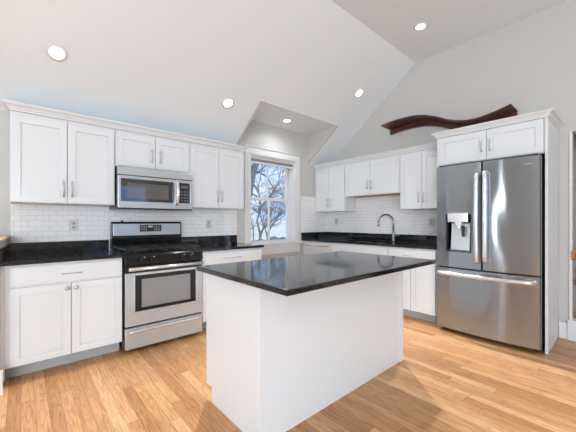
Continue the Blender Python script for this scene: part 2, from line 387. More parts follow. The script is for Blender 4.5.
# ================================================================== CABINETRY
def mapper(F, front):
    # (u along the wall, d outward from the carcass front, z)
    if F == 'A': return lambda u, d, z: (u, front-d, z)
    if F == 'B': return lambda u, d, z: (front-d, u, z)
    return lambda u, d, z: (u, front+d, z)          # island back
def shaker(name, tf, u0, u1, z0, z1, parent, rail=.058):
    mb = MB()
    a, b = u0+rail, u1-rail; c, d = z0+rail, z1-rail
    mb.grid([u0, a, b, u1], [z0, c, d, z1], [(a, b, c, d)], lambda u, v, t: tf(u, t, v), .001, .020)
    mb.box(a, b, .002, .010, c, d, tf)
    return obj(name, mb, M_cab, parent, .0018)
def slab(name, tf, u0, u1, z0, z1, parent):
    return obj(name, MB().box(u0, u1, .001, .020, z0, z1, tf), M_cab, parent, .0018)
def bar(tf, p, q, parent, vertical=True):
    """bar pull: p..q is the span, along z or along u"""
    mb = MB(); off = .032
    if vertical: u, za, zb = p[0], p[1], q[1]; e = [(u, off, za), (u, off, zb)]; ps = [(u, za+.015), (u, zb-.015)]
    else: za = p[1]; e = [(p[0], off, za), (q[0], off, za)]; ps = [(p[0]+.02, za), (q[0]-.02, za)]
    mb.cyl(tf(e[0][0], .020+off, e[0][2]), tf(e[1][0], .020+off, e[1][2]), .0055, 10)
    for u, z in ps: mb.cyl(tf(u, .0195, z), tf(u, .020+off, z), .0045, 8)
    return obj('handle', mb, M_nickel, parent, 0, 'satin nickel bar pull')
def knob(tf, u, z, parent):
    c = Vector(tf(u, .0195, z)); ax = Vector(tf(u, 1, z))-Vector(tf(u, 0, z))
    return obj('knob', MB().lathe(c, ax, [(.008, 0), (.006, .01), (.006, .014), (.015, .018), (.0165, .024), (.012, .03), (.003, .032)], 16), M_nickel, parent, 0, 'round satin nickel knob')
def cabinet(name, label, cat, F, front, back, u0, u1, z0, z1, doors, drawers=(), group=None, toe=None, ply=None):
    tf = mapper(F, front); c = tf((u0+u1)/2, 0, 0); depth = abs(front-back)
    root = empty(name, (c[0], c[1], 0 if toe else z0), label, cat, group)
    zb = toe[0] if toe else z0
    if 'sink base' in label:     # open box so the sink can hang in it
        obj('carcass', MB().box(u0, u1, -depth, 0, zb, .66, tf).box(u0, u1, -.018, 0, .6605, z1, tf).box(u0, u0+.018, -depth, -.0185, .6605, z1, tf).box(u1-.018, u1, -depth, -.0185, .6605, z1, tf), M_cab, root)
    else: obj('carcass', MB().box(u0, u1, -depth, 0, zb, z1, tf), M_cab, root, .0015)
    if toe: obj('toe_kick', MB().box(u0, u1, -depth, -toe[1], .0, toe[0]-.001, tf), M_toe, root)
    if ply: obj('underside_panel', MB().box(u0+.018, u1-.018, -depth+.012, -.015, z0-.004, z0-.0005, tf), M_ply, root, 0, 'unpainted plywood underside')
    for d in doors:
        o = shaker('door', tf, *d[0], root)
        h = d[1]
        if h and h[0] == 'v': bar(tf, (h[1], h[2]), (h[1], h[3]), o)
        elif h and h[0] == 'k': knob(tf, h[1], h[2], o)
    for d in drawers:
        o = slab('drawer_front', tf, *d[0], root)
        if d[1]: bar(tf, (d[1][0], d[1][2]), (d[1][1], d[1][2]), o, False)
    return root
def pair(u0, u1, z0, z1, hz, gap=.0065, hoff=.03, edge=.009, knobs=False):
    m_ = (u0+u1)/2
    if knobs: return [((u0+edge, m_-gap/2, z0, z1), ('k', m_-hoff, hz)), ((m_+gap/2, u1-edge, z0, z1), ('k', m_+hoff, hz))]
    return [((u0+edge, m_-gap/2, z0, z1), ('v', m_-hoff, *hz)), ((m_+gap/2, u1-edge, z0, z1), ('v', m_+hoff, *hz))]

WT = 1.374; UT = 2.13
cabinet('upper_cabinet', 'white two-door shaker wall cabinet left of the microwave, leftmost on the range wall', 'cabinet', 'A', -.305, -.009, -4.285, -3.519, WT, UT, pair(-4.285, -3.519, WT+.004, 2.098, (1.43, 1.575)))
cabinet('upper_cabinet', 'short white two-door shaker wall cabinet directly above the microwave', 'cabinet', 'A', -.305, -.002, -3.516, -2.756, 1.763, UT, pair(-3.516, -2.756, 1.772, 2.098, (1.83, 1.97), hoff=.042))
cabinet('upper_cabinet', 'white two-door shaker wall cabinet between the microwave and the window', 'cabinet', 'A', -.305, -.009, -2.753, -2.010, WT, UT, pair(-2.753, -2.010, WT+.004, 2.098, (1.445, 1.59)))
cabinet('upper_cabinet', 'white two-door shaker wall cabinet in the corner beside the window', 'cabinet', 'B', -.305, -.009, -.664, -.010, WT, UT, pair(-.664, -.010, WT+.004, 2.098, (1.45, 1.59)))
cabinet('upper_cabinet', 'short wide white two-door shaker wall cabinet above the sink and faucet', 'cabinet', 'B', -.305, -.009, -1.602, -.667, 1.603, UT, pair(-1.602, -.667, 1.608, 2.098, (1.69, 1.815)), ply=1)
cabinet('upper_cabinet', 'white two-door shaker wall cabinet between the sink and the refrigerator', 'cabinet', 'B', -.305, -.009, -2.213, -1.605, WT, UT, pair(-2.213, -1.605, WT+.004, 2.098, (1.455, 1.585)))
cabinet('refrigerator_cabinet', 'deep white two-door shaker cabinet directly above the steel refrigerator', 'cabinet', 'B', -.600, -.002, -3.178, -2.216, 1.845, 2.165,
        [((-2.712, -2.252, 1.853, 2.152), ('v', -2.678, 1.93, 2.055)), ((-3.168, -2.717, 1.853, 2.152), ('v', -2.750, 1.93, 2.055))])
obj_panel = obj('end_panel', MB().box(-.617, -.018, -3.201, -3.180, 0, 2.165), M_cab, None, .0015, loc=(-.31, -3.19, 0))
tag(obj_panel, 'tall white panel standing against the right side of the refrigerator', 'panel')

# base cabinets
BT = .882
def base_doors(u0, u1, hoff=.03): return pair(u0, u1, .118, .705, .666, knobs=True, hoff=hoff)
cabinet('base_cabinet', 'white base cabinet with wide drawer over two doors, left of the range', 'cabinet', 'A', -.61, -.002, -4.308, -3.524, .11, BT,
        pair(-4.285, -3.524, .118, .706, .666, knobs=True, edge=.003), [((-4.282, -3.527, .722, .864), (-3.97, -3.835, .79))], toe=(.11, .10))
cabinet('base_cabinet', 'white base cabinet with drawer, right of the range below the window side counter', 'cabinet', 'A', -.61, -.002, -2.752, -1.945, .11, BT,
        base_doors(-2.752, -1.945), [((-2.746, -1.951, .722, .864), (-2.50, -2.27, .795))], toe=(.11, .10))
cabinet('base_cabinet', 'white sink base cabinet with plain front panel below the sink', 'cabinet', 'B', -.61, -.002, -1.602, -.672, .11, BT,
        base_doors(-1.602, -.672), [((-1.596, -.678, .722, .864), None)], toe=(.11, .10))
cabinet('base_cabinet', 'white base cabinet with drawer beside the refrigerator', 'cabinet', 'B', -.61, -.002, -2.213, -1.605, .11, BT,
        base_doors(-2.213, -1.605), [((-2.207, -1.611, .722, .864), (-1.98, -1.84, .79))], toe=(.11, .10))

fl = [o for o in COL.objects if o.name.startswith('base_cabinet')][0]
obj('filler_strip', MB().prism([(-4.309, -.55), (-4.309, -.609), (-4.338, -.609), (-4.336, -.55)], 'z', .02, .882), M_cab, fl)
# dishwasher (white) in the corner end of the sink run
dw = empty('dishwasher', (-.31, -.35, 0), 'white dishwasher under the counter at the window end of the sink run', 'dishwasher')
tb = mapper('B', -.60)
obj('body', MB().box(-.668, -.045, -.57, 0, .10, .878, tb), M_white_pl, dw, .002)
obj('filler_strip', MB().box(-.042, -.003, -.55, .008, .0, .878, tb), M_cab, dw)
obj('door', MB().box(-.666, -.047, .002, .028, .115, .872, tb), M_white_pl, dw, .006)
hp = bez((-.632, -.62, .822), (-.675, -.50, .805), (-.675, -.20, .805), (-.632, -.09, .822), 12)
obj('handle', MB().tube(hp, .011, 8), M_steel_h, dw, 0, 'bowed steel towel bar handle')
obj('toe_panel', MB().box(-.666, -.047, -.4, -.07, 0, .098, tb), M_dark, dw)

# ---- crown mouldings
def sweep(path, prof, closed_caps=True):
    """sweep profile (outward, z) along an xy path, outward = right-hand side of travel, mitred"""
    mb = MB(); P = [Vector((p[0], p[1])) for p in path]; rings = []
    for i, p in enumerate(P):
        ns = []
        if i > 0: d = (P[i]-P[i-1]).normalized(); ns.append(Vector((d.y, -d.x)))
        if i < len(P)-1: d = (P[i+1]-P[i]).normalized(); ns.append(Vector((d.y, -d.x)))
        n = ns[0] if len(ns) == 1 else (ns[0]+ns[1])/(1+ns[0].dot(ns[1]))
        rings.append([mb.b.verts.new((p.x+n.x*o, p.y+n.y*o, z)) for o, z in prof])
    k = len(prof)
    for a, b in zip(rings, rings[1:]):
        for j in range(k): mb.b.faces.new((a[j], a[(j+1) % k], b[(j+1) % k], b[j]))
    mb.b.faces.new(rings[0]); mb.b.faces.new(rings[-1][::-1]); return mb
def crown_prof(z): return [(-.022, z+.001), (.004, z+.001), (.006, z+.012), (.014, z+.016), (.020, z+.030), (.036, z+.044), (.041, z+.046), (.046, z+.054), (.046, z+.061), (-.022, z+.061)]
tag(obj('crown_moulding', sweep([(-4.285+.03, -.003), (-4.285, -.02), (-4.285, -.325), (-2.010, -.325), (-2.010, -.02)][1:][::1], crown_prof(UT)) , M_cab, None, loc=(-3.15, -.33, UT)), 'long white crown moulding along the tops of the range wall cabinets', 'moulding')
tag(obj('crown_moulding', sweep([(-.325, -.004), (-.325, -2.150)], crown_prof(UT)), M_cab, None, loc=(-.33, -1.1, UT)), 'white crown moulding along the tops of the three sink wall cabinets', 'moulding')
tag(obj('crown_moulding', sweep([(-.39, -2.216), (-.620, -2.216), (-.620, -3.201), (-.004, -3.201)], [(o, z-.0) for o, z in crown_prof(2.166)][:6]+[(.042, 2.208), (.048, 2.215), (.048, 2.223), (-.022, 2.223)]), M_cab, None, loc=(-.62, -2.7, 2.166)), 'white crown moulding wrapping the top of the refrigerator cabinet', 'moulding')

# ---- countertops
CT0, CT1 = .884, .914
g1 = empty('countertop', (-3.9, -.33, CT0), 'black granite countertop left of the range with upstands on two sides', 'countertop')
obj('slab', MB().prism([(-4.306, -.002), (-4.343, -.650), (-3.518, -.650), (-3.518, -.002)], 'z', CT0, CT1), M_granite, g1, .004)
obj('backsplash', MB().box(-4.304, -3.518, -.020, -.002, CT1+.0005, 1.016), M_granite, g1, .002)
obj('side_splash', MB().prism([(-4.288, -.021), (-4.321, -.640), (-4.341, -.640), (-4.306, -.021)], 'z', CT1+.0005, 1.016), M_granite, g1, .002)
g2 = empty('countertop', (-2.35, -.33, CT0), 'black granite countertop between the range and the window', 'countertop')
obj('slab', MB().box(-2.752, -1.925, -.650, -.002, CT0, CT1), M_granite, g2, .004)
obj('backsplash', MB().box(-2.752, -1.930, -.020, -.002, CT1+.0005, 1.016), M_granite, g2, .002)
g3 = empty('countertop', (-.33, -1.1, CT0), 'long black granite countertop of the sink run', 'countertop')
SK = (-.53, -.13, -1.50, -.77)
obj('slab', MB().grid([-.650, SK[0], SK[1], -.002], [-2.213, SK[2], SK[3], -.002], [SK], lambda u, v, t: (u, v, t), CT0, CT1), M_granite, g3, .004)
obj('backsplash', MB().box(-.020, -.002, -2.213, -.002, CT1+.0005, 1.016).box(-.650, -.021, -.020, -.002, CT1+.0005, 1.016), M_granite, g3, .002)
# sink
sk = empty('sink', (-.33, -1.135, .70), 'stainless undermount sink set in the black counter below the faucet', 'sink')
a, b, c, d = SK
bm_ = MB().grid([a-.01, a, b, b+.01], [c-.01, c, d, d+.01], [(a, b, c, d)], lambda u, v, t: (u, v, t), .70, .8835)
bm_.box(a, b, c, d, .695, .705)
obj('basin', bm_, M_steel, sk)
obj('drain', MB().lathe(((a+b)/2, (c+d)/2, .7055), (0, 0, 1), [(.045, 0), (.045, .003), (.03, .004), (.028, .001)], 20), M_chrome, sk)
# faucet
fx, fy = -.085, -1.380
fa = empty('faucet', (fx, fy, CT1), 'tall gooseneck pull-down faucet standing behind the sink', 'faucet')
obj('base', MB().lathe((fx, fy, CT1+.0005), (0, 0, 1), [(.028, 0), (.028, .006), (.022, .012), (.021, .13), (.016, .15)], 20), M_chrome, fa)
dirv = Vector((-.20, .145, 0)).normalized(); R_ = .115
pts = [Vector((fx, fy, CT1+.13)), Vector((fx, fy, CT1+.28))]
for k in range(1, 15):
    an = math.pi*k/14
    pts.append(Vector((fx, fy, CT1+.28)) + dirv*(R_-R_*math.cos(an)) + Vector((0, 0, R_*math.sin(an))))
sp = obj('spout', MB().tube(pts, .0135, 12), M_chrome, fa)
e_ = pts[-1]
obj('spray_head', MB().tube([e_, e_+Vector((0, 0, -.02)), e_+Vector((0, 0, -.055)), e_+Vector((0, 0, -.06))], [.0135, .0165, .0165, .012], 12), M_chrome, sp)
lv = Vector((-.02, -.06, 0))
obj('lever', MB().tube([(fx, fy-.02, CT1+.075), (fx-.004, fy-.045, CT1+.08), (fx-.012, fy-.075, CT1+.088), (fx-.02, fy-.105, CT1+.098)], [.012, .011, .006, .005], 10), M_chrome, fa)

# ---- outlets
M_outlet = mat('outlet_cover_grey_white', (.66, .66, .66), .35)
M_socket = mat('outlet_socket_grey', (.42, .42, .42), .4)
def outlet(F, u, z, label, n=1):
    wdt = .072 if n == 1 else .118
    tf = mapper(F, -.0085); c = tf(u, 0, z); r = empty('wall_outlet', c, label, 'outlet')
    obj('cover_plate', MB().box(u-wdt/2, u+wdt/2, 0, .009, z-.058, z+.058, tf), M_outlet, r, .002)
    for du in ([0] if n == 1 else [-.024, .024]):
        for dz in (-.02, .02):
            q = obj('socket', MB().box(u+du-.013, u+du+.013, .009, .0115, z+dz-.013, z+dz+.013, tf), M_socket, r, .003)
            obj('slots', MB().box(u+du-.006, u+du-.004, .0113, .0122, z+dz-.003, z+dz+.006, tf).box(u+du+.004, u+du+.006, .0113, .0122, z+dz-.003, z+dz+.006, tf).box(u+du-.002, u+du+.002, .0113, .0122, z+dz-.009, z+dz-.005, tf), M_dark, q)
outlet('A', -3.823, 1.173, 'white outlet in the tiles left of the range')
outlet('A', -2.365, 1.175, 'white outlet in the tiles between the range and the window')
outlet('B', -.235, 1.205, 'white outlet in the corner tiles under the cabinet beside the window')
outlet('B', -1.90, 1.20, 'white outlet in the tiles between faucet and refrigerator')

# ================================================================== MICROWAVE
mw = empty('microwave', (-3.137, -.2, 1.334), 'stainless over-the-range microwave with black glass door', 'microwave')
mx0, mx1 = -3.514, -2.760
obj('body', MB().box(mx0, mx1, -.375, -.010, 1.334, 1.760), M_black, mw, .003)
obj('vent_grille', MB().prism([(-.376, 1.760), (-.376, 1.674), (-.414, 1.674), (-.410, 1.70), (-.397, 1.735), (-.380, 1.760)], 'x', mx0, mx1), M_steel, mw, .002)
tA = mapper('A', -.376)
fr = MB().grid([mx0+.002, -3.488, -2.962, -2.912, -2.790, mx1-.002], [1.347, 1.413, 1.636, 1.667], [(-3.488, -2.962, 1.413, 1.636), (-2.912, -2.790, 1.413, 1.636)], lambda u, v, t: tA(u, t, v), .0, .034)
obj('front_frame', fr, M_steel, mw, .003)
dg = obj('door_glass', MB().box(-3.487, -2.963, .01, .031, 1.414, 1.635, tA), M_mwglass, mw)
obj('door_window', MB().box(-3.435, -3.025, .031, .0325, 1.443, 1.598, tA), M_glassblack_b, dg)
kp = obj('keypad', MB().box(-2.911, -2.791, .01, .031, 1.414, 1.635, tA), M_glassblack, mw)
ks = MB()
for i in range(4):
    for j in range(3): ks.box(-2.892+.033*j-.0+.0, -2.892+.033*j+.018, .031, .0316, 1.435+i*.032, 1.435+i*.032+.014, tA)
obj('key_print', ks, mat('keypad_print', (.16, .17, .2), .5), kp)
obj('display', MB().box(-2.892, -2.808, .031, .0316, 1.575, 1.607, tA), M_glassblack_b, kp)
hh = bez((-2.945, -.412, 1.395), (-2.945, -.478, 1.43), (-2.945, -.478, 1.62), (-2.945, -.412, 1.655), 14)
obj('handle', MB().tube(hh, .018, 12, flat=(1, 1)), M_steel_h, mw, 0, 'curved steel door handle')
obj('bottom_trim', MB().box(mx0+.003, mx1-.003, -.02, .032, 1.3345, 1.3465, tA), M_black, mw)

# ================================================================== RANGE
rx0, rx1 = -3.512, -2.758; ry = -.668
rg = empty('range', ((rx0+rx1)/2, -.34, 0), 'freestanding stainless and black gas range between the base cabinets', 'stove')
obj('body', MB().box(rx0, rx1, -.625, -.03, .035, .902), M_black, rg, .002)
fee = [MB().cyl((fx_, fy_, 0), (fx_, fy_, .034), .018, 12) for fx_ in (rx0+.05, rx1-.05) for fy_ in (-.56, -.08)]
for f_ in fee: obj('foot', f_, M_dark, rg)
tR = mapper('A', -.627)
# storage drawer
dr = obj('storage_drawer', MB().box(rx0+.004, rx1-.004, 0, .040, .036, .228, tR), M_steel, rg, .005)
hp = [(rx0+.035, -.672, .196)] + [tuple(v) for v in bez((rx0+.04, -.70, .200), (rx0+.10, -.712, .208), (rx1-.10, -.712, .208), (rx1-.04, -.70, .200), 14)] + [(rx1-.035, -.672, .196)]
obj('handle', MB().tube(hp, .0125, 8, flat=(1, 1)), M_steel_h, dr, 0, 'bowed steel drawer handle')
# oven door
dz0, dz1 = .245, .735
od = obj('oven_door', MB().grid([rx0+.004, -3.428, -2.838, rx1-.004], [dz0, .375, .712, dz1], [(-3.428, -2.838, .375, .712)], lambda u, v, t: tR(u, t, v), 0, .041), M_steel, rg, .004)
obj('window_trim', MB().grid([-3.440, -3.428, -2.838, -2.826], [.363, .375, .712, .724], [(-3.428, -2.838, .375, .712)], lambda u, v, t: tR(u, t, v), .0415, .0445), M_steel_h, od, 0, 'bright frame round the oven window')
obj('window_border', MB().grid([-3.427, -3.370, -2.895, -2.839], [.376, .405, .672, .711], [(-3.370, -2.895, .405, .672)], lambda u, v, t: tR(u, t, v), .005, .038), M_black, od)
obj('window_glass', MB().box(-3.370, -2.895, .005, .034, .405, .672, tR), mat('oven_window_glass', (.30, .30, .30), .12, .35), od)
obj('top_strip', MB().box(rx0+.004, rx1-.004, .0, .036, .737, .800, tR), M_black, od, .003)
bp = [(rx0+.045, -.700, .768), (rx0+.03, -.712, .768), (rx0+.03, -.712, .768), (rx1-.03, -.712, .768)]
hb = MB().tube([(rx0+.022, -.712, .775), (rx1-.022, -.712, .775)], .0165, 12)
for xx in (rx0+.05, rx1-.05): hb.cyl((xx, -.66, .775), (xx, -.712, .775), .011, 10)
obj('handle', hb, M_steel_h, od, 0, 'straight steel oven door handle')
# control panel (slanted)
cp = obj('control_panel', MB().prism([(-.63, .806), (-.668, .806), (-.672, .812), (-.655, .893), (-.645, .902), (-.60, .902), (-.60, .806)], 'x', rx0, rx1), M_black, rg, .003)
pn = Vector((0, -1, .21)).normalized()
for kx in (-3.377, -3.290, -2.990, -2.905):
    c0 = Vector((kx, -.6645, .852))
    kk = obj('burner_knob', MB().lathe(c0, pn, [(.024, 0), (.024, .004), (.019, .007), (.017, .026), (.014, .029)], 18), M_black, rg)
    obj('grip', MB().box(kx-.004, kx+.004, -.703, -.692, .838, .873), M_dark, kk, .001)
    sg = -1 if kx < -3.1 else 1
    obj('marking', MB().box(kx+.028, kx+.040, -.6625, -.6612, .871, .876), M_gaslabel, kk)
# cooktop
ct = obj('cooktop', MB().box(rx0, rx1, -.640, -.085, .9025, .914), M_black, rg, .005)
for bx_, by_, br in ((-3.33, -.49, .045), (-3.33, -.22, .038), (-2.94, -.49, .045), (-2.94, -.22, .038), (-3.135, -.355, .04)):
    bu = obj('burner', MB().lathe((bx_, by_, .9145), (0, 0, 1), [(br+.012, 0), (br+.008, .008), (br, .010), (br, .018)], 20), M_blackm, ct)
    obj('burner_cap', MB().lathe((bx_, by_, .933), (0, 0, 1), [(br-.004, 0), (br-.002, .006), (br-.01, .009)], 20), M_blackm, bu)
for gx0, gx1 in ((rx0+.02, -3.145), (-3.125, rx1-.02)):
    g_ = MB(); ya, yb = -.625, -.10; zt = .952; t = .006
    for (p, q) in (((gx0, ya), (gx1, ya)), ((gx0, yb), (gx1, yb)), ((gx0, ya), (gx0, yb)), ((gx1, ya), (gx1, yb)), ((gx0, (ya+yb)/2), (gx1, (ya+yb)/2))):
        g_.box(min(p[0], q[0])-t, max(p[0], q[0])+t, min(p[1], q[1])-t, max(p[1], q[1])+t, zt-.012, zt)
    xm = (gx0+gx1)/2
    for yc in (-.49, -.22):
        g_.box(xm-t, xm+t, yc+.04, yc+.135, zt-.01, zt+.003); g_.box(xm-t, xm+t, yc-.135, yc-.04, zt-.01, zt+.003)
        g_.box(gx0, xm-.04, yc-t, yc+t, zt-.01, zt+.003); g_.box(xm+.04, gx1, yc-t, yc+t, zt-.01, zt+.003)
    for px_ in (gx0, gx1):
        for py_ in (ya, (ya+yb)/2, yb): g_.box(px_-t, px_+t, py_-t, py_+t, .9145, zt-.01)
    obj('grate', g_, M_blackm, ct, .0015)
# backguard
bgd = obj('backguard', MB().prism([(-.030, .9145), (-.085, .9145), (-.095, 1.03), (-.092, 1.195), (-.082, 1.208), (-.030, 1.208)], 'x', rx0+.002, rx1-.002), M_black, rg, .006)
obj('steel_fascia', MB().box(rx0+.018, rx1-.018, -.099, -.0925, 1.058, 1.186), M_steel, bgd, .004)
dp = obj('display', MB().box(-3.232, -3.000, -.1015, -.0992, 1.098, 1.172), M_glassblack, bgd, .002)
dm = MB()
for i in range(4):
    for zz in (1.113, 1.133, 1.150): dm.box(-3.222+.018*i, -3.212+.018*i, -.1024, -.1017, zz, zz+.006)
obj('button_print', dm, M_gaslabel, dp)
dm = MB()
for i in range(4):
    for zz in (1.113, 1.133, 1.150): dm.box(-3.078+.018*i, -3.068+.018*i, -.1024, -.1017, zz, zz+.006)
obj('button_print', dm, M_gaslabel, dp)
obj('clock_window', MB().box(-3.145, -3.095, -.1024, -.1017, 1.143, 1.163), M_display, dp)
obj('vent_cap', MB().lathe((-3.40, -.06, 1.2085), (0, 0, 1), [(.01, 0), (.01, .012), (.006, .014)], 12), M_black, bgd)

# ================================================================== REFRIGERATOR
fr_ = empty('refrigerator', (-.4, -2.71, 0), 'stainless french-door refrigerator with water dispenser in its left door', 'refrigerator')
FY0, FY1 = -3.164, -2.256
obj('case', MB().box(-.655, -.055, FY0+.004, FY1-.004, .03, 1.808), M_fridgeside, fr_, .004)
obj('hinge_cover', MB().box(-.70, -.50, FY0+.02, FY1-.02, 1.809, 1.832), M_dark, fr_, .004)
for yy in (FY0+.05, FY1-.05):
    obj('foot', MB().cyl((-.60, yy, 0), (-.60, yy, .03), .02, 12), M_dark, fr_)
def bulge(y):
    t = (y-(FY0+FY1)/2)/((FY1-FY0)/2); return -.718-.034*(1-t*t)
def curved(y0, y1, z0, z1, hole=None, n=14):
    ys = lin(y0, y1, n); zs = [z0, z1]
    # rounded vertical edges
    def f(u, v, t):
        if t == 0: return (-.660, u, v)
        e = min(u-y0, y1-u); r = .012
        return (bulge(u)+(r if e < 1e-6 else 0), u, v)
    ys = sorted(set(ys+[y0+.006, y1-.006])); holes = []
    if hole: ys = sorted(set([y for y in ys if min(abs(y-hole[0]), abs(y-hole[1])) > .006]+[hole[0], hole[1]])); zs = [z0, hole[2], hole[3], z1]; holes = [hole]
    m_ = MB().grid(ys, zs, holes, f, 0, 1)
    return m_
def smooth(o, ang=35):
    me = o.data
    for p in me.polygons: p.use_smooth = True
    for e in me.edges: e.use_edge_sharp = False
    b = bmesh.new(); b.from_mesh(me)
    for e in b.edges:
        if len(e.link_faces) == 2 and e.calc_face_angle(0) > math.radians(ang): e.smooth = False
    b.to_mesh(me); b.free()
DISP = (-2.615, -2.362, .885, 1.290)
SPL = -2.712
dl = obj('door', curved(SPL+.004, FY1, .722, 1.812, DISP), M_steel_f, fr_, 0, 'left door with dispenser'); smooth(dl)
dr_ = obj('door', curved(FY0, SPL-.004, .722, 1.812), M_steel_f, fr_, 0, 'right door'); smooth(dr_)
fz = obj('freezer_drawer', curved(FY0, FY1, .052, .706, n=24), M_steel_f, fr_); smooth(fz)
obj('gasket', MB().box(-.668, -.656, FY0+.01, FY1-.01, .05, 1.79), M_dark, fr_)
# dispenser
hy0, hy1, hz0, hz1 = DISP
dn = MB()
dn.box(-.668, -.662, hy0, hy1, hz0, hz1)
dn.box(-.742, -.662, hy0+.0, hy0+.004, hz0, hz1).box(-.735, -.662, hy1-.004, hy1, hz0, hz1).box(-.742, -.662, hy0, hy1, hz0, hz0+.004).box(-.742, -.662, hy0, hy1, hz1-.004, hz1)
ds = obj('dispenser', dn, mat('dispenser_recess_grey', (.10, .10, .105), .3, .5), dl)
obj('control_face', MB().box(-.764, -.70, hy0+.030, hy1-.028, 1.205, hz1+.012), M_steel_h, dl, .004)
obj('nozzle', MB().prism([(-2.455, 1.204), (-2.53, 1.204), (-2.515, 1.165), (-2.47, 1.165)], 'x', -.755, -.70).box(-.745, -.71, -2.505, -2.478, 1.14, 1.165), M_steel_h, dl, .003)
obj('back_plate', MB().prism([(-.668-.001, .89), (-.705, .89), (-.674, 1.19), (-.669, 1.19)], 'y', hy0+.03, hy1-.04), M_steel, dl)
obj('paddle', MB().box(-.722, -.712, -2.545, -2.515, 1.05, 1.165), M_dark, dl, .003)
obj('drip_tray', MB().box(-.742, -.675, hy0+.006, hy1-.006, .8995, .907), M_dark, dl)
# door handles
def fh(y, z0, z1, parent, s):   # wide flattened bar
    pts = [(bulge(y)+.004, y, z0+.02), (-.775, y, z0+.01)] + [tuple(v) for v in bez((-.795, y, z0+.03), (-.812, y+s*.004, z0+.3), (-.812, y+s*.004, z1-.3), (-.795, y, z1-.03), 14)] + [(-.775, y, z1-.01), (bulge(y)+.004, y, z1-.02)]
    obj('handle', MB().tube(pts, .021, 14), M_steel_h, parent, 0, 'long curved steel bar handle')
fh(-2.676, .79, 1.70, dl, 1); fh(-2.748, .80, 1.715, dr_, -1)
pts = [(bulge(-2.31)+.004, -2.305, .655), (-.765, -2.300, .655)] + [tuple(v) for v in bez((-.785, -2.320, .655), (-.825, -2.5, .655), (-.825, -2.92, .655), (-.785, -3.10, .655), 16)] + [(-.765, -3.120, .655), (bulge(-3.11)+.004, -3.115, .655)]
obj('handle', MB().tube(pts, .021, 14), M_steel_h, fz, 0, 'wide curved steel bar handle')
lg = MB()
for i in range(7): lg.box(-.7335+.0, -.7305, -3.105+.012*i, -3.097+.012*i, 1.737, 1.748)
obj('badge', lg, M_gaslabel, dr_, 0, 'tiny pale maker mark')

# ================================================================== ISLAND
isl = empty('kitchen_island', (-2.49, -2.07, 0), 'white panelled kitchen island with cabinets facing the range', 'island')
ix0, ix1, iy0, iy1 = -3.255, -1.728, -2.378, -1.775
obj('carcass', MB().box(ix0+.018, ix1-.018, iy0+.018, iy1, .10, .882), M_cab, isl)
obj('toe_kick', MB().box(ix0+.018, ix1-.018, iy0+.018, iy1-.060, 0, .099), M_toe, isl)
obj('front_panel', MB().box(ix0+.0185, ix1-.0185, iy0, iy0+.0175, 0, .882), M_cab, isl, .001)
for xa, xb in ((ix0, ix0+.0175), (ix1-.0175, ix1)):
    obj('end_panel', MB().prism([(iy0, 0), (iy1-.060, 0), (iy1-.060, .10), (iy1+.020, .10), (iy1+.020, .882), (iy0, .882)], 'x', xa, xb), M_cab, isl, .001)
obj('corner_post', MB().box(ix1-.040, ix1+.012, iy0-.008, iy0-.0005, 0, .882).box(ix1+.0005, ix1+.012, iy0-.0005, iy0+.040, 0, .882), M_cab, isl, .001)
obj('corner_post', MB().box(ix0-.003, ix0+.022, iy0-.006, iy0-.0005, 0, .882), M_cab, isl, .001)
tI = mapper('I', iy1)
for k in range(2):
    a = ix0+.02+k*(ix1-ix0-.04)/2; b = a+(ix1-ix0-.04)/2
    d_ = slab('drawer_front', tI, a+.004, b-.004, .722, .864, isl); bar(tI, ((a+b)/2-.07, .79), ((a+b)/2+.07, .79), d_, False)
    for (q, hk) in (((a+.004, (a+b)/2-.002), (a+b)/2-.03), (((a+b)/2+.002, b-.004), (a+b)/2+.03)):
        d_ = shaker('door', tI, q[0], q[1], .118, .705, isl); knob(tI, hk, .666, d_)
tag(obj('countertop', MB().grid([-3.336, -1.789], [-2.693, -1.745-.02], [], lambda u, v, t: (u, v, t), CT0, CT1), M_granite, None, .006, loc=(-2.56, -2.24, CT0)), 'polished black granite island top overhanging the seating side', 'countertop')

# ================================================================== WAVY WOODEN SHELF
WV = [(-1.300, 2.606), (-1.45, 2.624), (-1.60, 2.630), (-1.77, 2.624), (-1.90, 2.601), (-2.04, 2.553), (-2.15, 2.498), (-2.22, 2.462), (-2.33, 2.425), (-2.43, 2.405), (-2.51, 2.401), (-2.59, 2.407), (-2.69, 2.425), (-2.77, 2.446), (-2.855, 2.470)]
def spline(P, n=4):
    out = []
    for i in range(len(P)-1):
        p0, p1, p2, p3 = P[max(i-1, 0)], P[i], P[i+1], P[min(i+2, len(P)-1)]
        for k in range(n):
            t = k/n
            out.append(tuple(.5*((2*p1[j])+(-p0[j]+p2[j])*t+(2*p0[j]-5*p1[j]+4*p2[j]-p3[j])*t*t+(-p0[j]+3*p1[j]-3*p2[j]+p3[j])*t**3) for j in (0, 1)))
    return out+[P[-1]]
wv = spline(WV)
ws = empty('wall_shelf', (-.15, -2.08, 2.5), 'wavy dark red-brown wooden ledge on the wall above the sink and refrigerator cabinets', 'shelf')
def ribbon(y_z, dz0, dz1, xa, xb):
    mb = MB(); R = []
    for y, z in y_z: R.append([mb.b.verts.new(q) for q in ((xa, y, z+dz0), (xb, y, z+dz0), (xb, y, z+dz1), (xa, y, z+dz1))])
    for a, b in zip(R, R[1:]):
        for k in range(4): f = mb.b.faces.new((a[k], a[(k+1) % 4], b[(k+1) % 4], b[k])); f.smooth = k in (0, 2)
    mb.b.faces.new(R[0]); mb.b.faces.new(R[-1][::-1]); return mb
o = obj('top_board', ribbon(wv, -.014, 0, -.30, -.003), M_walnut, ws); smooth(o)
o = obj('fascia', ribbon(wv, -.088, -.0145, -.045, -.004), M_walnut, ws); smooth(o)

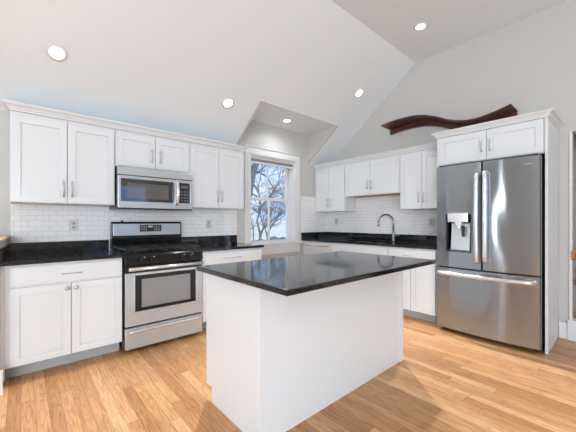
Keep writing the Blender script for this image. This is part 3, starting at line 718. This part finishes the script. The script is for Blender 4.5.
# ================================================================== RECESSED LIGHTS
def can(x, y, z, n, label, power, beam=86, aim=None):
    n = Vector(n).normalized(); c = Vector((x, y, z))
    r = empty('recessed_light', c, label, 'ceiling light', 'recessed ceiling lights')
    R = .060
    obj('trim_ring', MB().lathe(c, n, [(R+.018, 0.0005), (R+.018, .004), (R, .008), (R-.008, .006), (R-.008, .0005)], 32), M_trim, r)
    obj('lens', MB().lathe(c, n, [(R-.009, .0015), (R-.009, .0048), (R-.02, .0055)], 28), M_lamp, r)
    d = bpy.data.lights.new('lamp', 'SPOT'); d.energy = power; d.spot_size = math.radians(beam); d.spot_blend = .9; d.shadow_soft_size = .02; d.color = (.90, .96, 1)
    l = bpy.data.objects.new('lamp', d); COL.objects.link(l); l.parent = r; l.location = n*.06
    l.rotation_euler = (Vector(aim) if aim else n).to_track_quat('-Z', 'Y').to_euler()
ns = (0, -.76*1, -1)
can(-3.995, -.543, sl(-.543), ns, 'recessed ceiling light on the slope above the left wall cabinets', CAN_W*.8, 70, (-.25, -.35, -1))
can(-2.379, -.541, sl(-.541), ns, 'recessed ceiling light on the slope just left of the window dormer', CAN_W)
can(-.579, -1.119, sl(-1.119), ns, 'recessed ceiling light on the slope above the wavy shelf', CAN_W*1.1, 66, (-.46, -.50, -1))
can(-.742, -2.087, 3.474, (0, 0, -1), 'recessed ceiling light in the flat ceiling, highest in view', CAN_W*.8, 84, (-.38, -.12, -1))
can(-1.259, -.324, DZ, (0, 0, -1), 'recessed ceiling light in the dormer above the window', CAN_W*.042, 168)

can(-3.4, -5.6, 3.474, (0, 0, -1), 'added unseen ceiling light over the living area, behind the viewer near the right wall', CAN_W*.35)  # three unseen cans added to light the room from behind
can(-5.9, -5.6, 3.474, (0, 0, -1), 'added unseen ceiling light over the living area, far rear left behind the viewer', CAN_W*.35)
can(-5.9, -3.0, 3.474, (0, 0, -1), 'added unseen ceiling light over the living area, left beside the viewer', CAN_W*.35)

can(-1.9, -4.9, 3.474, (0, 0, -1), 'added unseen ceiling light over the passage by the stair opening, right beside the viewer', CAN_W*.8, 64)  # unseen can added so floor bounce lifts the flat ceiling
# ================================================================== KNEE WALL, HAND RAILS
struct('wall_knee', MB().prism([(-4.308, -.001), (-4.352, -.775), (-4.46, -.775), (-4.46, -.001)], 'z', 0, 1.062), M_trim)
struct('baseboard_knee', MB().box(-4.478, -4.312, -.793, -.776, 0, .17).box(-4.478, -4.461, -.776, -.002, 0, .17), M_trim, .002)
tag(obj('wooden_ledge', MB().prism([(-4.286, -.010), (-4.330, -.83), (-4.48, -.83), (-4.48, -.010)], 'z', 1.064, 1.088), M_oakcap, None, .006, loc=(-4.37, -.4, 1.064)), 'honey coloured wooden ledge topping the low wall at the left end of the counter', 'ledge')
gr = empty('guard_rail', (-.006, -3.31, .868), 'brown wooden rail end with round rosette fixed to the white stair opening', 'handrail')
obj('rosette', MB().lathe((-.006, -3.3085, .868), (0, -1, 0), [(.050, 0), (.050, .012), (.036, .02), (.028, .022)], 24), M_rail, gr)
obj('rail', MB().tube([(-.006, -3.331, .868), (-.006, -3.40, .868), (-.006, -4.48, .868)], [.022, .030, .030], 14), M_rail, gr)
hr = empty('handrail', (1.28, -3.2, .8), 'lower brown wooden handrail sloping down in the stair hall', 'handrail')
obj('rail', MB().tube([(.55, -2.9, .36), (.55, -4.1, .84)], .026, 12), M_rail, hr)
for yy, zz in ((-3.1, .44), (-3.9, .76)):
    obj('bracket', MB().cyl((.55, yy, 0), (.55, yy, zz-.02), .014, 10), M_trim, hr)

# ================================================================== OUTSIDE: ground, hedge, bare trees
tag(obj('ground', MB().prism([(2, -3.4), (2, -3.0), (30, -2.8), (60, -1.2), (100, .5), (150, 1.25), (160, 1.25), (160, -3.4)], 'x', -90, 200), M_ground), kind='structure')
hd = MB(); rr = random.Random(3)
for k in range(70):
    cx = 6+k*.75; cy = 24+rr.uniform(-1, 1); r0 = rr.uniform(.7, 1.2)
    mtx = Matrix.Translation((cx, cy, -3+r0*.8)) @ Matrix.Diagonal((r0, r0, r0*rr.uniform(.9, 1.3), 1))
    bmesh.ops.create_icosphere(hd.b, subdivisions=2, radius=1, matrix=mtx)
tag(obj('hedge', hd, M_hedge, None), 'dark green hedge row far below beyond the window trees', 'hedge')['kind'] = 'stuff'

def limb(mb, pts, r0, r1, rnd, depth, twig=.9):
    n = len(pts)
    mb.tube(pts, [r0+(r1-r0)*i/(n-1) for i in range(n)], 6)
    if depth == 0: return
    P = [Vector(p) for p in pts]
    cnt = {3: 8, 2: 6, 1: 4}[depth]
    for k in range(cnt):
        i = rnd.randrange(1, n); base = P[i]; d = (P[i]-P[i-1]).normalized()
        dv = (d*rnd.uniform(.3, .9) + Vector((rnd.uniform(-1, 1), rnd.uniform(-.5, .5), rnd.uniform(-.35, .75)))).normalized()
        ln = twig*rnd.uniform(.5, 1.1); q = [base]; cur = base; s_ = max(r1*.75, .004)
        for j in range(5):
            dv = (dv + Vector((rnd.uniform(-.35, .35), rnd.uniform(-.2, .2), rnd.uniform(-.2, .35)))*.7).normalized(); cur = cur+dv*ln/5; q.append(cur)
        limb(mb, q, s_, max(s_*.4, .0025), rnd, depth-1, twig*.62)
def tree(label, trunk, tr, limbs, seed, twig):
    rnd = random.Random(seed); root = empty('bare_tree', trunk[0], label, 'tree')
    obj('trunk', MB().tube(trunk, [tr*(1-.5*i/(len(trunk)-1)) for i in range(len(trunk))], 10), M_bark, root)
    mb = MB()
    for pts, a, b in limbs: limb(mb, [Vector(p) for p in pts], a, b, rnd, 3, twig)
    o = obj('branches', mb, M_bark, root); return root
Y = 4.0
tree('bare tree whose thick trunk leans across the left of the window view',
     [(.0, Y, -3), (.45, Y, -1), (.75, Y, 1.0), (1.0, Y, 2.2), (1.12, Y, 2.7), (1.32, Y-.1, 3.3), (1.5, Y-.2, 4.6)], .17,
     [([(1.0, Y, 2.1), (1.25, Y-.1, 1.95), (1.6, Y-.2, 1.85), (2.0, Y-.1, 1.82), (2.6, Y, 1.7)], .030, .010),
      ([(1.1, Y, 2.6), (1.4, Y+.1, 2.75), (1.8, Y+.2, 3.05), (2.3, Y+.1, 3.1), (2.8, Y, 3.2)], .030, .010),
      ([(.9, Y, 1.5), (1.05, Y+.1, 1.35), (1.28, Y+.2, 1.02), (1.30, Y+.2, .4)], .028, .018),
      ([(1.15, Y, 2.8), (1.5, Y-.2, 2.6), (1.75, Y-.3, 2.2), (2.2, Y-.3, 2.0), (2.6, Y-.2, 1.85)], .028, .010)], 11, .8)
Y2 = 7.6; K2 = (Y2+3.69)/(5.2+3.69)
def far(x, z, dy=0): return (-4.21+K2*(x+4.21), Y2+dy, 1.22+K2*(z-1.22))
tree('bare tree with forked limbs rising in the right half of the window view',
     [(far(2.0, 0)[0], Y2, -3), far(2.15, -1), far(2.25, .2), far(2.3, .7)], .13,
     [([far(2.3, .7), far(2.5, .95, .1), far(2.9, 1.25), far(3.4, 1.6)], .062, .022),
      ([far(2.3, .7), far(2.15, 1.2), far(2.25, 1.7, -.1), far(2.2, 2.4), far(2.4, 3.2)], .056, .018),
      ([far(2.22, 1.6), far(2.6, 2.1, -.2), far(3.0, 2.6, -.2), far(3.3, 3.3)], .050, .017),
      ([far(2.2, 2.3), far(1.8, 2.7), far(1.5, 3.3)], .036, .012)], 23, 1.2)
Y3 = 2.0
def nr(x, z): return (-4.21+.826*(x+4.21), Y3, 1.22+.826*(z-1.22))
tree('slender bare sapling in the lower left of the window view',
     [(nr(1.15, 0)[0], Y3, -3), nr(1.12, -.5), nr(1.08, .75)], .04,
     [([nr(1.08, .75), nr(1.0, 1.0), nr(.86, 1.3), nr(.80, 1.9)], .020, .008),
      ([nr(1.08, .85), nr(1.3, 1.15), nr(1.6, 1.3), nr(1.95, 1.5)], .018, .006)], 31, .4)
